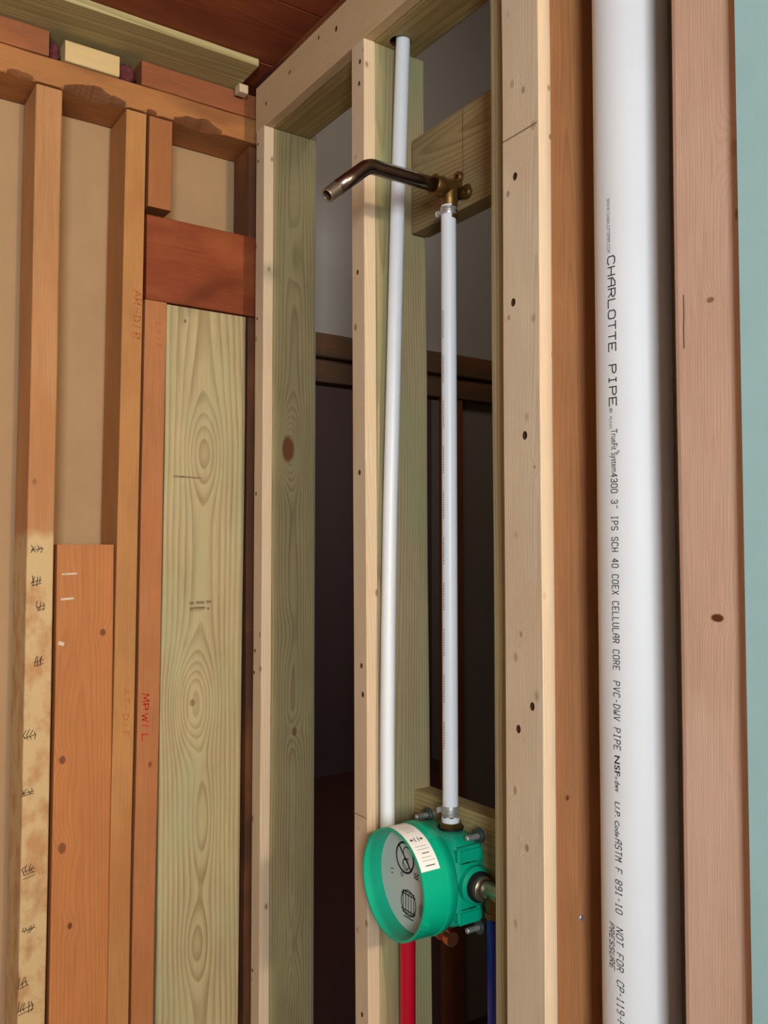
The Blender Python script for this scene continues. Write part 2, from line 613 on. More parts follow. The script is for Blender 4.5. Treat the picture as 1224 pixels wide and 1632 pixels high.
# ------------------------------------------------------------------ wet wall framing (right)
XF, XB = 0.800, 0.8222
o = board('furring_strip', XF, XB, 1.612, 1.6495, 0, 2.379, W(PINE, pith=(0.03, 0.06)), 'Z', 0.0015,
          label='narrow pale pine furring strip on the corner stud, beside the tall treated board', cat='furring strip', group='pine furring strips on the wet wall')
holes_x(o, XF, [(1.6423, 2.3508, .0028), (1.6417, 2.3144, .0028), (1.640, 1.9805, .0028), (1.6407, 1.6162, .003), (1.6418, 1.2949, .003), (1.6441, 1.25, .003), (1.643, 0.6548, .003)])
o = board('furring_strip', XF, XB + .001, 1.2225, 1.2625, 0, 2.379, W(PINE, pith=(0.02, 0.05)), 'Z', 0.0015, lean=(0, 0.026),
          label='narrow pale pine furring strip in the middle, beside the green valve', cat='furring strip', group='pine furring strips on the wet wall')
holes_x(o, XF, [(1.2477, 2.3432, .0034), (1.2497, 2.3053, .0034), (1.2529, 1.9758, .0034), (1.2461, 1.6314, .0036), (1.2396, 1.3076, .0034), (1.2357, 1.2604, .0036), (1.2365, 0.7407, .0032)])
fur2 = o
fy, fz = 0.850, 1.2375   # centre of the wide strip
o = board('furring_strip', XF, XB, 0.8155, 0.8865, 0, 2.475,
          W(PINE, pith=(0.02, 0.03), pins=0.4, base=srgb(218, 200, 172), knots=[(-0.011, 0.844 - fy - .001, 2.1148 - fz, .010, .016, .010, .55), (-0.011, 0.8748 - fy - .001, 1.9837 - fz, .010, .014, .008, .55),
            (-0.011, 0.8726 - fy, 1.8135 - fz, .010, .014, .008, .5), (-0.011, 0.8456 - fy, 1.1164 - fz, .011, .017, .012, .6), (-0.011, 0.867 - fy, 1.185 - fz, .010, .02, .012, .5), (-0.011, 0.853 - fy, 1.39 - fz, .008, .014, .008, .5),
            (-0.011, 0.8256 - fy, 1.6079 - fz, .007, .009, .005, .6), (0.011, 0.8155 - fy, 2.045 - fz, .012, .014, .006, .75), (0.011, 0.8155 - fy, 1.755 - fz, .010, .016, .006, .7), (0.008, 0.8155 - fy, 2.11 - fz, .010, .02, .006, .6)]), 'Z', 0.0015, wob=0.0016,
          label='wide pale pine board with bored screw holes, right of the valve', cat='furring strip', group='pine furring strips on the wet wall')
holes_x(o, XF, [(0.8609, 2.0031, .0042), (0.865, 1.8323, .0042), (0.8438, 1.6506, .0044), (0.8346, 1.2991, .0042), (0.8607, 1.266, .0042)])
fur3 = o
o = board('header_strip', XF, XB, 0.888, 1.652, 2.379, 2.475, W(PINE, pith=(0.02, 0.04), base=srgb(204, 178, 140)), 'Y', 0.0015,
          label='pale pine header strip running along the top of the wet wall', cat='header')
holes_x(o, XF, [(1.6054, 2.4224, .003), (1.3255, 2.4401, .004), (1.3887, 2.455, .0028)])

s1z = 1.19
o = board('wall_stud', XB + .0004, 0.9225, 1.612, 1.650, 0, 2.378, W(TREAT, pith=(0.0, 0.03), slope=(0.0, 0.016), spacing=0.0055, base=srgb(166, 150, 108), dark=srgb(112, 94, 58), knots=[
    (-0.013, -0.019, 1.7108 - s1z, .030, .07, -.034, 0), (-0.013, -0.019, 1.7108 - s1z, .046, .088, .0, .9), (-0.012, -0.019, 1.3284 - s1z, .018, .05, .008, .0), (0.004, -0.019, 1.1284 - s1z, .018, .03, .012, .7), (0.006, -0.019, 0.70 - s1z, .016, .06, .012, .2), (0.0, -.019, 2.12 - s1z, .016, .07, .010, .15)]), 'Z', 0.003,
    label='tall olive treated stud with a big round knot, at the wall corner', cat='stud', group='treated studs of the wet wall')
st1 = o
o = board('wall_stud', XB + .0014, 0.930, 1.2215, 1.2595, 0, 2.378, W(TREAT, pith=(0.035, -0.02), slope=(0.006, 0.006), spacing=0.005, stain=srgb(134, 146, 102), stain_amt=0.5), 'Z', 0.003, lean=(0, 0.026),
    label='greenish treated stud in the middle, behind the long leaning white pipe', cat='stud', group='treated studs of the wet wall')
st2 = o
board('wall_stud', XB + .0004, 0.911, 0.8985, 0.936, 0, 2.378, W(TREAT, pith=(0.01, 0.06)), 'Z', 0.004,
    label='treated stud edge showing left of the wide pine board, beside the blue pipe', cat='stud', group='treated studs of the wet wall')
board('wall_stud', XB + .0004, 0.911, 0.8585, 0.8975, 0, 2.378, W(OLD, base=srgb(176, 130, 80), dark=srgb(128, 88, 50)), 'Z', 0.004,
    label='brown stud sandwiched behind the wide pine board', cat='stud')
o = board('wall_stud', XB + .0008, 0.913, 0.8190, 0.8575, 0, 2.475, W(OLD, base=srgb(196, 136, 88), dark=srgb(158, 100, 60), pith=(0.0, 0.04), stain=srgb(150, 110, 80), stain_amt=0.25,
     knots=[(-0.0217, -0.019, 1.1794 - 1.2375, .010, .012, .004, .9), (0.03, -.019, 1.02 - 1.2375, .02, .05, .006, .0)]), 'Z', 0.003,
    label='old orange brown stud left of the big white pipe, with one nail head', cat='stud')
nl = lathe('nail_head', [(0, 0), (0, .0035), (0.0006, .0042), (0.003, .0042), (0.003, 0)], M_STEEL, None, (0.8707, 0.8180, 1.0214), 'Y', 16)
child_world(nl, o)
o = board('wall_stud', XF, 0.838, 0.515, 0.6105, 0, 2.515, W(OLD, base=srgb(228, 188, 160), dark=srgb(208, 156, 124), spacing=0.0026, contrast=0.4, mottle=0.10, pith=(0.05, 0.04), stain=srgb(232, 200, 178), stain_amt=0.3,
     knots=[(-0.019, 0.5604 - .5628, 1.4299 - 1.2575, .024, .013, .005, 1.0), (-0.019, 0.5624 - .5628, 1.7637 - 1.2575, .016, .010, .004, .7), (-0.019, 0.5313 - .5628, 1.9155 - 1.2575, .018, .03, .012, .2), (-0.019, 0.530 - .5628, 1.845 - 1.2575, .006, .02, .004, .6)]), 'Z', 0.009,
    label='wide pinkish brown stud between the big white pipe and the green drywall', cat='stud')
ck = ribbon('check_crack', [[(0.5950, 1.7769), (0.5946, 1.755), (0.5953, 1.74), (0.5951, 1.7187)]], M_PENCIL, lambda u, v: Vector((XF - 0.0009, u, v)), 0.0009)
child_world(ck, o)

tp = board('top_plate', XB + .0004, 0.911, 0.815, 1.70, 2.379, 2.4165, W(TREAT, base=srgb(182, 158, 104), dark=srgb(134, 108, 62), pith=(0.0, 0.035), slope=(0.02, 0.003)), 'Y', 0.003,
    label='treated top plate of the wet wall, bored for the leaning white pipe', cat='plate')
hm = tube_mesh('c', [(0.8585, 1.208, 2.36), (0.8585, 1.208, 2.43)], 0.0185, 24)
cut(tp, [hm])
blk = board('blocking', 0.895, 0.933, 0.937, 1.2245, 2.054, 2.2215, W(TREAT, base=srgb(164, 140, 98), dark=srgb(108, 84, 50), pith=(0.0, 0.045), slope=(-0.06, 0.02), spacing=0.007, warp=0.008), 'Y', 0.003,
    label='treated wood block across the bay, carrying the brass shower elbow', cat='block')
board('blocking', 0.895, 0.933, 0.937, 1.2235, 0.955, 1.094, W(TREAT, base=srgb(186, 166, 112)), 'Y', 0.003,
    label='treated wood block across the bay behind the green valve', cat='block')
# pencil layout lines
def on_x(xf):
    return lambda u, v: Vector((xf, u, v))
for par, xf, st in ((fur3, XF - .0010, [[(0.8855, 2.058), (0.8165, 2.0594)]]), (fur2, XF - .0012, [[(1.262, 1.0610), (1.222, 1.0610)]]),
                    (blk, 0.8945 - .0009, [[(1.083, 2.1), (1.083, 2.218)]])):
    child_world(ribbon('pencil_line', st, M_PENCIL, on_x(xf), 0.0009), par)

# ------------------------------------------------------------------ old back wall framing (left)
YL = 1.72
A = board('wall_stud', 0.371, 0.4195, YL, 1.83, 0, 2.386, W(OLD, base=srgb(204, 148, 98), dark=srgb(164, 106, 64), pith=(0.03, 0.05), patch=(srgb(206, 176, 128), 0, 1.5222 - 1.193, 0.9), stain=srgb(186, 116, 62), stain_amt=0.4,
     knots=[(-0.012, -.055, 1.628 - 1.193, .014, .022, .008, .5)]), 'Z', 0.003, lean=(0.006, 0),
     label='scarred old stud with glue patches and pen tally marks, leftmost in the frame', cat='stud', group='old studs of the back wall')
B = board('wall_stud', 0.537, 0.5785, YL, 1.83, 0, 2.386, W(OLD, base=srgb(200, 142, 84), dark=srgb(172, 110, 60), pith=(0.05, 0.05), contrast=0.3), 'Z', 0.002, lean=(0.020, 0),
     label='old golden stud with faded red lettering, full height right of the short orange board', cat='stud', group='old studs of the back wall')
C_ = board('wall_stud', 0.582, 0.627, YL, 1.81, 0, 2.006, W(OLD, base=srgb(194, 128, 80), dark=srgb(160, 96, 56), pith=(0.05, 0.05), knots=[(0.006, -.045, 1.075 - 1.003, .012, .02, .008, .8)]), 'Z', 0.002, lean=(0.016, 0),
     label='old orange stud with red crayon lettering, against the left edge of the green tinted board', cat='stud', group='old studs of the back wall')
board('cripple_stud', 0.594, 0.643, YL, 1.81, 2.199, 2.386, W(OLD, base=srgb(184, 118, 70), dark=srgb(150, 88, 50)), 'Z', 0.002,
     label='short old cripple stud standing above the dark red block', cat='stud')
D = board('filler_board', 0.426, 0.5345, YL + .004, YL + .042, 0, 1.511, W(OLD, base=srgb(200, 130, 76), dark=srgb(166, 94, 48), pith=(0.0, 0.04), slope=(0.003, 0.016), spacing=0.006, contrast=0.45, mottle=0.12,
     knots=[(0.5152 - .480, -.019, 1.3408 - .7555, .018, .022, .008, .8), (0.4423 - .480, -.019, 1.1052 - .7555, .018, .024, .010, .8), (0.4448 - .480, -.019, .941 - .7555, .022, .03, .012, .7), (0.4607 - .480, -.019, .7943 - .7555, .014, .020, .008, .95), (-.025, -.019, .60, .016, .10, .012, 0)]), 'Z', 0.003, lean=(0.003, 0),
     label='short orange board with white scuffs, filling the lower bay between two old studs', cat='board')
board('header_block', 0.591, 0.880, YL - .001, YL + .037, 2.007, 2.182, W(OLD, base=srgb(152, 74, 40), dark=srgb(112, 50, 28), spacing=0.004, pith=(0.03, 0.03)), 'X', 0.003,
     label='dark red brown block laid across above the green tinted board', cat='block')
fcz = 1.002
Fb = board('treated_board', 0.6305, 0.8085, YL + .001, YL + .039, 0, 2.0035, W(TREAT, base=srgb(200, 182, 138), dark=srgb(146, 122, 80), pith=(0.0, 0.050), slope=(0.004, 0.016), spacing=0.0105, warp=0.009, contrast=0.85, stain=srgb(172, 176, 134), stain_amt=0.4,
     knots=[(0.7198 - .7195, -.019, 1.7055 - fcz, .036, .080, -.036, 0), (0.6988 - .7195, -.019, 1.188 - fcz, .042, .085, -.060, 0), (0.6988 - .7195, -.019, 1.188 - fcz, .018, .026, .006, .6), (0.7256 - .7195, -.019, .9554 - fcz, .026, .11, -.026, 0), (0.7100 - .7195, -.019, .70 - fcz, .03, .07, -.022, 0), (0.675 - .7195, -.019, 1.975 - fcz, .007, .012, .004, .9)]), 'Z', 0.003, lean=(0.010, 0),
     label='wide green tinted treated board with swirling grain, left of the wall corner', cat='board')
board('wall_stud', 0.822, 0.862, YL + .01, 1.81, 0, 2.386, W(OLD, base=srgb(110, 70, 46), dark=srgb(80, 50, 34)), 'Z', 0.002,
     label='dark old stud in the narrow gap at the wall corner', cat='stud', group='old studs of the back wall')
def wane_depth(x):
    d = 0.0
    for (xc, w_, dep) in ((0.485, 0.068, 0.021), (0.700, 0.060, 0.018), (0.345, 0.030, 0.010), (0.10, 0.12, 0.012), (-0.6, 0.2, 0.012), (0.60, 0.02, 0.006)):
        d = max(d, dep * max(0.0, 1 - ((x - xc) / w_) ** 2))
    return max(0.0, d * (0.85 + 0.5 * mnoise.noise((x * 30, 0, 0)) + 0.15 * mnoise.noise((x * 110, 3, 0))))


M_BARK = W(OLD, base=srgb(134, 86, 52), dark=srgb(86, 54, 34), mottle=0.35)
pl_ = board('top_plate', -1.44, 0.900, YL, 1.83, 2.391, 2.4440, W(OLD, base=srgb(194, 132, 78), dark=srgb(152, 90, 50), stain=srgb(110, 66, 38), stain_amt=0.5), 'X', 0.003, wob=0.0012, nseg=700, wane=wane_depth, wane_mat=M_BARK,
     label='old orange top plate along the back wall, wane edged', cat='plate')
board('plate_block', -1.44, 0.396, YL + .001, 1.82, 2.447, 2.4985, W(OLD, base=srgb(166, 102, 66), dark=srgb(122, 68, 42)), 'X', 0.003,
     label='reddish upper plate block at the top left, left of the cream block', cat='block', group='blocks on the old top plate')
board('plate_block', 0.4255, 0.531, YL - .002, 1.80, 2.447, 2.4885, W(PINE, base=srgb(224, 196, 142), dark=srgb(190, 150, 96)), 'X', 0.003,
     label='short cream coloured block on the old top plate, between two tufts of insulation', cat='block', group='blocks on the old top plate')
board('plate_block', 0.5775, 0.900, YL + .001, 1.82, 2.447, 2.4985, W(OLD, base=srgb(160, 96, 62), dark=srgb(116, 64, 40)), 'X', 0.003,
     label='reddish upper plate block running into the wall corner', cat='block', group='blocks on the old top plate')
tb = board('ceiling_board', -1.44, 0.786, 1.612, 1.80, 2.500, 2.516, W(TREAT, base=srgb(196, 182, 132), dark=srgb(128, 112, 66), pith=(0.02, 0.02), slope=(0.01, 0.02), spacing=0.006), 'X', 0.002,
     label='green tinted treated board lying flat under the dark plank ceiling', cat='board')
board('wood_shim', 0.779, 0.7990, 1.690, 1.712, 2.480, 2.499, W(PINE), 'X', 0.002,
     label='small pale wood shim wedged at the ceiling corner', cat='shim')
board('joist', 0.823, 0.90, 0.80, 1.70, 2.457, 2.517, W(OLD, base=srgb(84, 48, 36), dark=srgb(56, 32, 26)), 'Y', 0.003,
     label='dark stained joist over the header strip of the wet wall', cat='joist')


def tuft(loc, r, label):
    bm = bmesh.new()
    bmesh.ops.create_icosphere(bm, subdivisions=4, radius=1)
    for v in bm.verts:
        n_ = mnoise.noise(v.co * 2.1 + Vector(loc) * 30) * 0.5 + mnoise.noise(v.co * 6 + Vector(loc) * 11) * 0.18
        v.co = Vector((v.co.x * r[0], v.co.y * r[1], v.co.z * r[2])) * (1 + n_ * 0.5)
    me = bpy.data.meshes.new('insulation_tuft')
    bm.to_mesh(me)
    bm.free()
    o_ = link_mesh('insulation_tuft', me, M_INSUL, None, True)
    o_.location = loc
    tag(o_, label, 'insulation', 'tufts of insulation on the old top plate')


tuft((0.4110, 1.762, 2.472), (0.013, 0.028, 0.022), 'dusky pink tuft of insulation left of the cream block')
tuft((0.5545, 1.760, 2.472), (0.019, 0.028, 0.022), 'dusky pink tuft of insulation right of the cream block')


# writing and scuffs on the old studs
def on_y(yf, x0=0.0, z0=0.0):
    return lambda u, v: Vector((x0 + u, yf, z0 + v))


LET = {'A': [[(0, 0), (.3, 1), (.6, 0)], [(.12, .4), (.48, .4)]], 'R': [[(0, 0), (0, 1), (.5, .9), (.5, .6), (0, .5), (.55, 0)]], '-': [[(0, .5), (.5, .5)]],
       'D': [[(0, 0), (0, 1), (.45, .8), (.5, .3), (0, 0)]], 'I': [[(.1, 0), (.2, 1)]], 'P': [[(0, 0), (0, 1), (.5, .9), (.5, .5), (0, .45)]], 'T': [[(.3, 0), (.3, 1)], [(0, 1), (.6, 1)]],
       'W': [[(0, 1), (.15, 0), (.35, .7), (.5, 0), (.7, 1)]], 'L': [[(0, 1), (0, 0), (.5, 0)]], 'M': [[(0, 0), (.1, 1), (.35, .3), (.6, 1), (.7, 0)]], 'U': [[(0, 1), (.05, .1), (.4, .05), (.5, 1)]], 'J': [[(.4, 1), (.4, .1), (.1, .1)]],
       'F': [[(0, 0), (0, 1), (.5, 1)], [(0, .5), (.4, .5)]]}


def handwriting(par, body, x, z0, z1, h, mat, width):
    """letters read downwards, their tops to the right"""
    st = []
    step = (z0 - z1) / len(body)
    for i, ch in enumerate(body):
        for s_ in LET.get(ch, []):
            st.append([(x + b * h + random.uniform(-.0006, .0006), z0 - step * (i + a * 1.2) + random.uniform(-.0008, .0008)) for a, b in s_])
    child_world(ribbon('handwriting', st, mat, on_y(YL - .0012), width), par)


handwriting(B, 'AR-DIR', 0.566, 2.0213, 1.9171, 0.014, M_REDPEN2, 0.0016)
handwriting(B, 'AT-DIF', 0.555, 1.2292, 1.1283, 0.012, M_REDPEN2, 0.0012)
handwriting(C_, 'MPWIL', 0.594, 1.2156, 1.1164, 0.012, M_REDPEN, 0.0026)
handwriting(C_, 'LIIF', 0.612, 1.9609, 1.9038, 0.012, M_REDPEN2, 0.0014)


def tally(x, z, n, w, h, slashes):
    st = []
    for i in range(n):
        xx = x + w * (i / max(1, n - 1) - 0.5)
        st.append([(xx + random.uniform(-.002, .002), z + h * random.uniform(.2, .55)), (xx + random.uniform(-.005, .003), z + h * random.uniform(-.1, .1)), (xx + random.uniform(-.004, .002), z - h * random.uniform(.2, .6))])
    for k in range(slashes):
        zz = z - h * (0.1 + 0.35 * k)
        st.append([(x - w * .6, zz - h * .1), (x + w * .65, zz + h * .15)])
    child_world(ribbon('tally_mark', st, M_PEN, on_y(YL - .0016), 0.0011), A)


for (x, z, n, w, h, s_) in ((.3885, 1.503, 4, .017, .013, 1), (.389, 1.444, 4, .014, .018, 2), (.398, 1.397, 3, .010, .018, 2), (.3963, 1.296, 4, .013, .02, 2), (.383, 1.159, 4, .017, .02, 1),
                            (.3805, 1.0565, 4, .016, .012, 2), (.385, .916, 4, .016, .018, 3), (.3857, .8087, 5, .018, .014, 1), (.379, .7155, 3, .011, .02, 2), (.383, .670, 5, .020, .022, 2)):
    tally(x, z, n, w, h, s_)
for st, w_ in (([[(0.437, 1.4545), (0.463, 1.4555)]], .0035), ([[(0.436, 1.4070), (0.458, 1.4085)]], .004), ([[(0.4335, 1.3250), (0.4400, 1.3225)]], .007)):
    child_world(ribbon('white_scuff', st, M_PLASTER, on_y(YL + .0028), w_), D)
# smudged grade stamp, upside down on the green tinted board
stamp = []
for (a, b, z) in ((.690, .700, 1.392), (.7045, .722, 1.392), (.7265, .737, 1.393), (.690, .697, 1.380), (.699, .7245, 1.381), (.729, .734, 1.379)):
    x = a
    while x < b:
        stamp.append([(x, z - .003), (x + .0006, z + .003)])
        x += .0017
    stamp.append([(a, z + random.uniform(-.002, .002)), (b, z)])
stamp.append([(.690, 1.3745), (.718, 1.376)])
M_STAMP = plain('faded_stamp_ink', srgb(140, 112, 84), 0.8, 0.1)
child_world(ribbon('grade_stamp', stamp, M_STAMP, on_y(YL - .0004), 0.0008), Fb)
child_world(ribbon('pencil_line', [[(.653, 1.651), (.672, 1.651), (.712, 1.650)]], M_STAMP, on_y(YL - .0004), 0.003), Fb)

# ------------------------------------------------------------------ big drain pipe
PX, PY, PR = 0.867, 0.7200, 0.046
pvc = lathe('drain_pipe', [(0, PR - .006), (0, PR), (2.60, PR), (2.60, PR - .006), (0, PR - .006)], M_PVC, None, (PX, PY, 0), 'Z', 96)
tag(pvc, 'thick white plastic drain pipe printed with black lettering, between two studs', 'pipe')


def on_pipe(z0, phi0):
    """text runs down the pipe, letter tops turn clockwise seen from above"""
    def f(u, v):
        a = phi0 + v / PR
        return Vector((PX - (PR + .0004) * math.cos(a), PY - (PR + .0004) * math.sin(a), z0 - u))
    return f


# monoline printer lettering on a 4 x 6 grid
GL = {
    'A': ['00 04 26 46 40', '03 43'], 'C': ['41 30 10 01 05 16 36 45'], 'D': ['00 06 26 44 42 20 00'], 'E': ['40 00 06 46', '03 33'], 'F': ['00 06 46', '03 33'],
    'H': ['00 06', '40 46', '03 43'], 'I': ['10 30', '20 26', '16 36'], 'L': ['06 00 40'], 'M': ['00 06 23 46 40'], 'N': ['00 06 40 46'], 'O': ['10 01 05 16 36 45 41 30 10'],
    'P': ['00 06 36 45 44 33 03'], 'R': ['00 06 36 45 44 33 03', '23 40'], 'S': ['01 10 30 41 42 33 13 04 05 16 36 45'], 'T': ['20 26', '06 46'], 'U': ['06 01 10 30 41 46'],
    'V': ['06 20 46'], 'W': ['06 01 10 23 30 41 46'], 'X': ['00 46', '06 40'], '0': ['10 01 05 16 36 45 41 30 10'], '1': ['20 26 15', '10 30'], '3': ['01 10 30 41 42 33 13', '33 44 45 36 16 05'],
    '4': ['30 36 02 42'], '8': ['13 04 05 16 36 45 44 33 13 02 01 10 30 41 42 33'], '9': ['10 30 41 45 36 16 05 04 13 43'], '-': ['13 33'], '"': ['16 15', '36 35'], '.': ['20 21']}


def pstroke(body, z0, z1, h, dphi=0.0, mat=None, slant=0.0, width=.0011, fill=.66):
    st = []
    pitch = (z0 - z1) / (len(body) - 1 + fill)
    for i, ch in enumerate(body):
        for poly in GL.get(ch, []):
            st.append([((i + int(p[0]) / 4 * fill) * pitch + slant * int(p[1]) / 6 * h, int(p[1]) / 6 * h) for p in poly.split()])
    child_world(ribbon('lettering', st, mat or M_INK, on_pipe(z0, PHI + dphi), width), pvc)


PHI = 0.02   # baseline angle from the -X side towards -Y
def ptxt(body, z0, z1, h, dphi=0.0, mat=None, shear=0.0, thin=0.0):
    t_ = text_on('lettering', body, mat or M_INK, on_pipe(z0, PHI + dphi), z0 - z1, h, None, shear, thin)
    child_world(t_, pvc)


ptxt('WWW.CHARLOTTEPIPE.COM', 1.9294, 1.8619, .0048, -.02, M_INK2)
pstroke('CHARLOTTE PIPE', 1.8569, 1.6740, .0098, .0, None, 0, .0014, .74)
ptxt('\u00ae', 1.672, 1.666, .004)
ptxt('PLNC', 1.6615, 1.6460, .0036, .0, M_INK2)
ptxt('TrueFit', 1.6456, 1.6205, .0085, .05)
ptxt('\u00ae', 1.6200, 1.6165, .003, .22)
ptxt('System', 1.6175, 1.5938, .0085, .05)
pstroke('4300 3" IPS SCH 40 COEX CELLULAR CORE', 1.5923, 1.3580, .0085, .03, None, 0, .0010, .64)
pstroke('PVC-DWV PIPE', 1.3445, 1.2643, .0085, .03, None, 0.1, .0010, .64)
ptxt('NSF', 1.2568, 1.2330, .0072, .04, None, 0, .012)
ptxt('\u00ae', 1.2322, 1.2285, .003, .05)
ptxt('dwv', 1.2270, 1.2142, .0072, .04, None, .1, .01)
ptxt('U.P.', 1.2027, 1.1850, .0072, .03, None, .2)
ptxt('Code', 1.1805, 1.1617, .0062, .03, None, .15, .01)
pstroke('ASTM F 891-10', 1.1595, 1.0740, .0085, .03, None, .15, .0010, .64)
pstroke('NOT FOR', 1.0570, 1.0080, .0085, .04, None, .2, .0010, .64)
pstroke('PRESSURE', 1.0593, 1.0070, .0075, -.20, None, .25, .0010, .64)
pstroke('CP-119-FPS', 0.9960, 0.9330, .0088, .04, None, .2, .0010, .64)

# ------------------------------------------------------------------ shower arm, elbow and riser
RX, RY = 0.870, 1.0910
AZ = 2.0815
arm = empty('showerhead_pipe', (0.842, RY, AZ))
tag(arm, 'bent dark metal shower arm with a threaded open end, sticking out from the brass elbow', 'shower arm')
pts = [(0.852, RY, AZ), (0.80, RY, AZ), (0.736, RY, AZ)]
ax_, az_ = 0.728, AZ
R_ = 0.032
for k in range(1, 9):
    a = math.radians(41 * k / 8)
    pts.append((ax_ - R_ * math.sin(a), RY, az_ - R_ * (1 - math.cos(a))))
end = Vector(pts[-1])
dirv = Vector((-math.cos(math.radians(41)), 0, -math.sin(math.radians(41))))
tip0 = end + dirv * 0.062
child_world(tube('pipe', pts + [tuple(end + dirv * .025), tuple(tip0)], 0.0115, M_CHROME, None, 32, 0.0078), arm)
tp_, rr_ = [], []
for k in range(25):
    tp_.append(tuple(tip0 + dirv * (0.022 * k / 24)))
    rr_.append(0.0112 - 0.0006 * k / 24 - (0.0009 if k % 2 else 0))
child_world(tube('thread', tp_, 0.01, M_NICKEL, None, 32, 0.0078, rr_), arm)

elb = empty('drop_ear_elbow', (RX, RY, 2.06))
tag(elb, 'rough brass elbow screwed to the wood block, holding the shower arm', 'pipe fitting')
child_world(lathe('socket', [(0, .0), (0, .0145), (-.020, .0145), (-.020, .0172), (-.034, .0172), (-.035, .0165), (-.035, .0117), (-.012, .0117), (-.012, 0)], M_BRASS, None, (RX + .004, RY, AZ), 'X', 32), elb)
child_world(lathe('body', [(.016, 0), (.016, .006), (.012, .012), (.0, .0145), (-.022, .0138), (-.026, .0128), (-.050, .0128), (-.050, 0)], M_BRASS, None, (RX + .002, RY, AZ), 'Z', 32), elb)
# mounting plate with three ears
ears = [(RY + .000, AZ + .024), (RY - .0215, AZ - .008), (RY + .0215, AZ - .008)]
for i, (ey, ez) in enumerate(ears):
    e_ = lathe('ear', [(-.0075, .0042), (-.0075, .0088), (-.0065, .0095), (0, .0095), (0, .0042), (-.0075, .0042)], M_BRASS, None, (0.8938, ey, ez), 'X', 24)
    child_world(e_, elb)
    w_ = boxes('web', [((0.8872, min(ey, RY) - .006, min(ez, AZ) - .004), (0.8936, max(ey, RY) + .006 if abs(ey - RY) < .01 else max(ey, RY), max(ez, AZ) - (.008 if ez > AZ else -.004)))], M_BRASS)
    child_world(w_, elb)
    s_ = lathe('screw', [(0, 0), (0, .0025), (.0015, .0040), (.006, .0040), (.006, 0)], M_SCREW, None, (0.8885, ey, ez), 'X', 16)
    child_world(s_, elb)

riser = empty('riser_pipe', (RX, RY, 1.083))
tag(riser, 'straight white water pipe rising from the green valve to the brass elbow', 'pipe')
ZT, ZB = 2.053, 1.083
child_world(lathe('tube', [(ZB, 0), (ZB, .0122), (ZT, .0122), (ZT, 0)], M_PEX, None, (RX, RY, 0), 'Z', 40), riser)
def crimp(zc, par, h=.012):
    child_world(lathe('crimp_ring', [(-h / 2, .0122), (-h / 2, .0136), (-h * .2, .0139), (-h * .15, .0133), (h * .15, .0133), (h * .2, .0139), (h / 2, .0136), (h / 2, .0122)], M_STEEL, None, (RX, RY, zc), 'Z', 40), par)
    child_world(boxes('crimp_tab', [((RX - .012, RY + .0115, zc - .004), (RX - .004, RY + .0175, zc + .004)), ((RX - .0135, RY + .016, zc - .006), (RX - .006, RY + .0185, zc + .003))], M_STEEL, None, .0008), par)
crimp(2.044, riser)
crimp(1.094, riser, .016)
# faint printing up the left edge of the riser
st = []
z = 1.88
while z > 1.16:
    for k in range(11):
        st.append([(0, z - .004 * k), (.0022 * (0.5 + (k * 7 % 5) / 8), z - .004 * k - .0015)])
    z -= .072
def on_riser(u, v):
    a = 0.10 - u / .0122
    return Vector((RX - .0125 * math.cos(a), RY - .0125 * math.sin(a), v))
child_world(ribbon('printing', st, plain('brown_ink', srgb(140, 112, 96), .7, .1), on_riser, .0016), riser)['kind'] = 'stuff'

hot2 = tube('supply_pipe', [(0.8640, 1.2045, 2.47), (0.8614, 1.2045, 2.375), (0.8545, 1.2045, 2.20), (0.8492, 1.2045, 2.0685), (0.8410, 1.2040, 1.80), (0.8345, 1.2040, 1.58), (0.8300, 1.2035, 1.372), (0.8276, 1.203, 1.20), (0.8272, 1.2025, 1.055), (0.8278, 1.202, 1.00),
    (0.831, 1.199, .965), (0.842, 1.190, .940)], 0.0124, M_PEX, None, 32)
# smooth the run
tag(hot2, 'long white water pipe leaning beside the middle stud, through the bored plate', 'pipe')

hot = tube('supply_pipe', [(0.8590, 1.1905, 0.0), (0.8590, 1.1905, 0.93), (0.861, 1.186, .965), (0.866, 1.176, .985)], 0.0130, M_RED, None, 28)
tag(hot, 'red water pipe running down below the green valve', 'pipe')
cold = tube('supply_pipe', [(0.8720, 0.9880, 0.0), (0.8720, 0.9880, 0.985)], 0.0130, M_BLUE, None, 28)
tag(cold, 'blue water pipe running down beside the wide pine board, below the valve', 'pipe')

# ------------------------------------------------------------------ shower valve
VY, VZ = 1.1010, 0.9990
valve = empty('shower_valve', (0.895, VY, VZ))
tag(valve, 'green plastic shower valve rough-in with a white warning label, on the wet wall', 'valve')
def vl(name, prof, mat, org=(0, VY, VZ), axis='X', seg=64, par=valve, sharp=30):
    o_ = lathe(name, prof, mat, None, org, axis, seg, sharp)
    child_world(o_, par)
    return o_
barrel = vl('barrel', [(.766, .0775), (.7655, .0785), (.766, .0815), (.800, .0818), (.812, .0822), (.8125, .0835), (.822, .0835), (.826, .082), (.832, .075), (.836, .064), (.840, .060), (.840, 0), (.802, 0), (.802, .0775), (.766, .0775)], M_GREEN, seg=96)
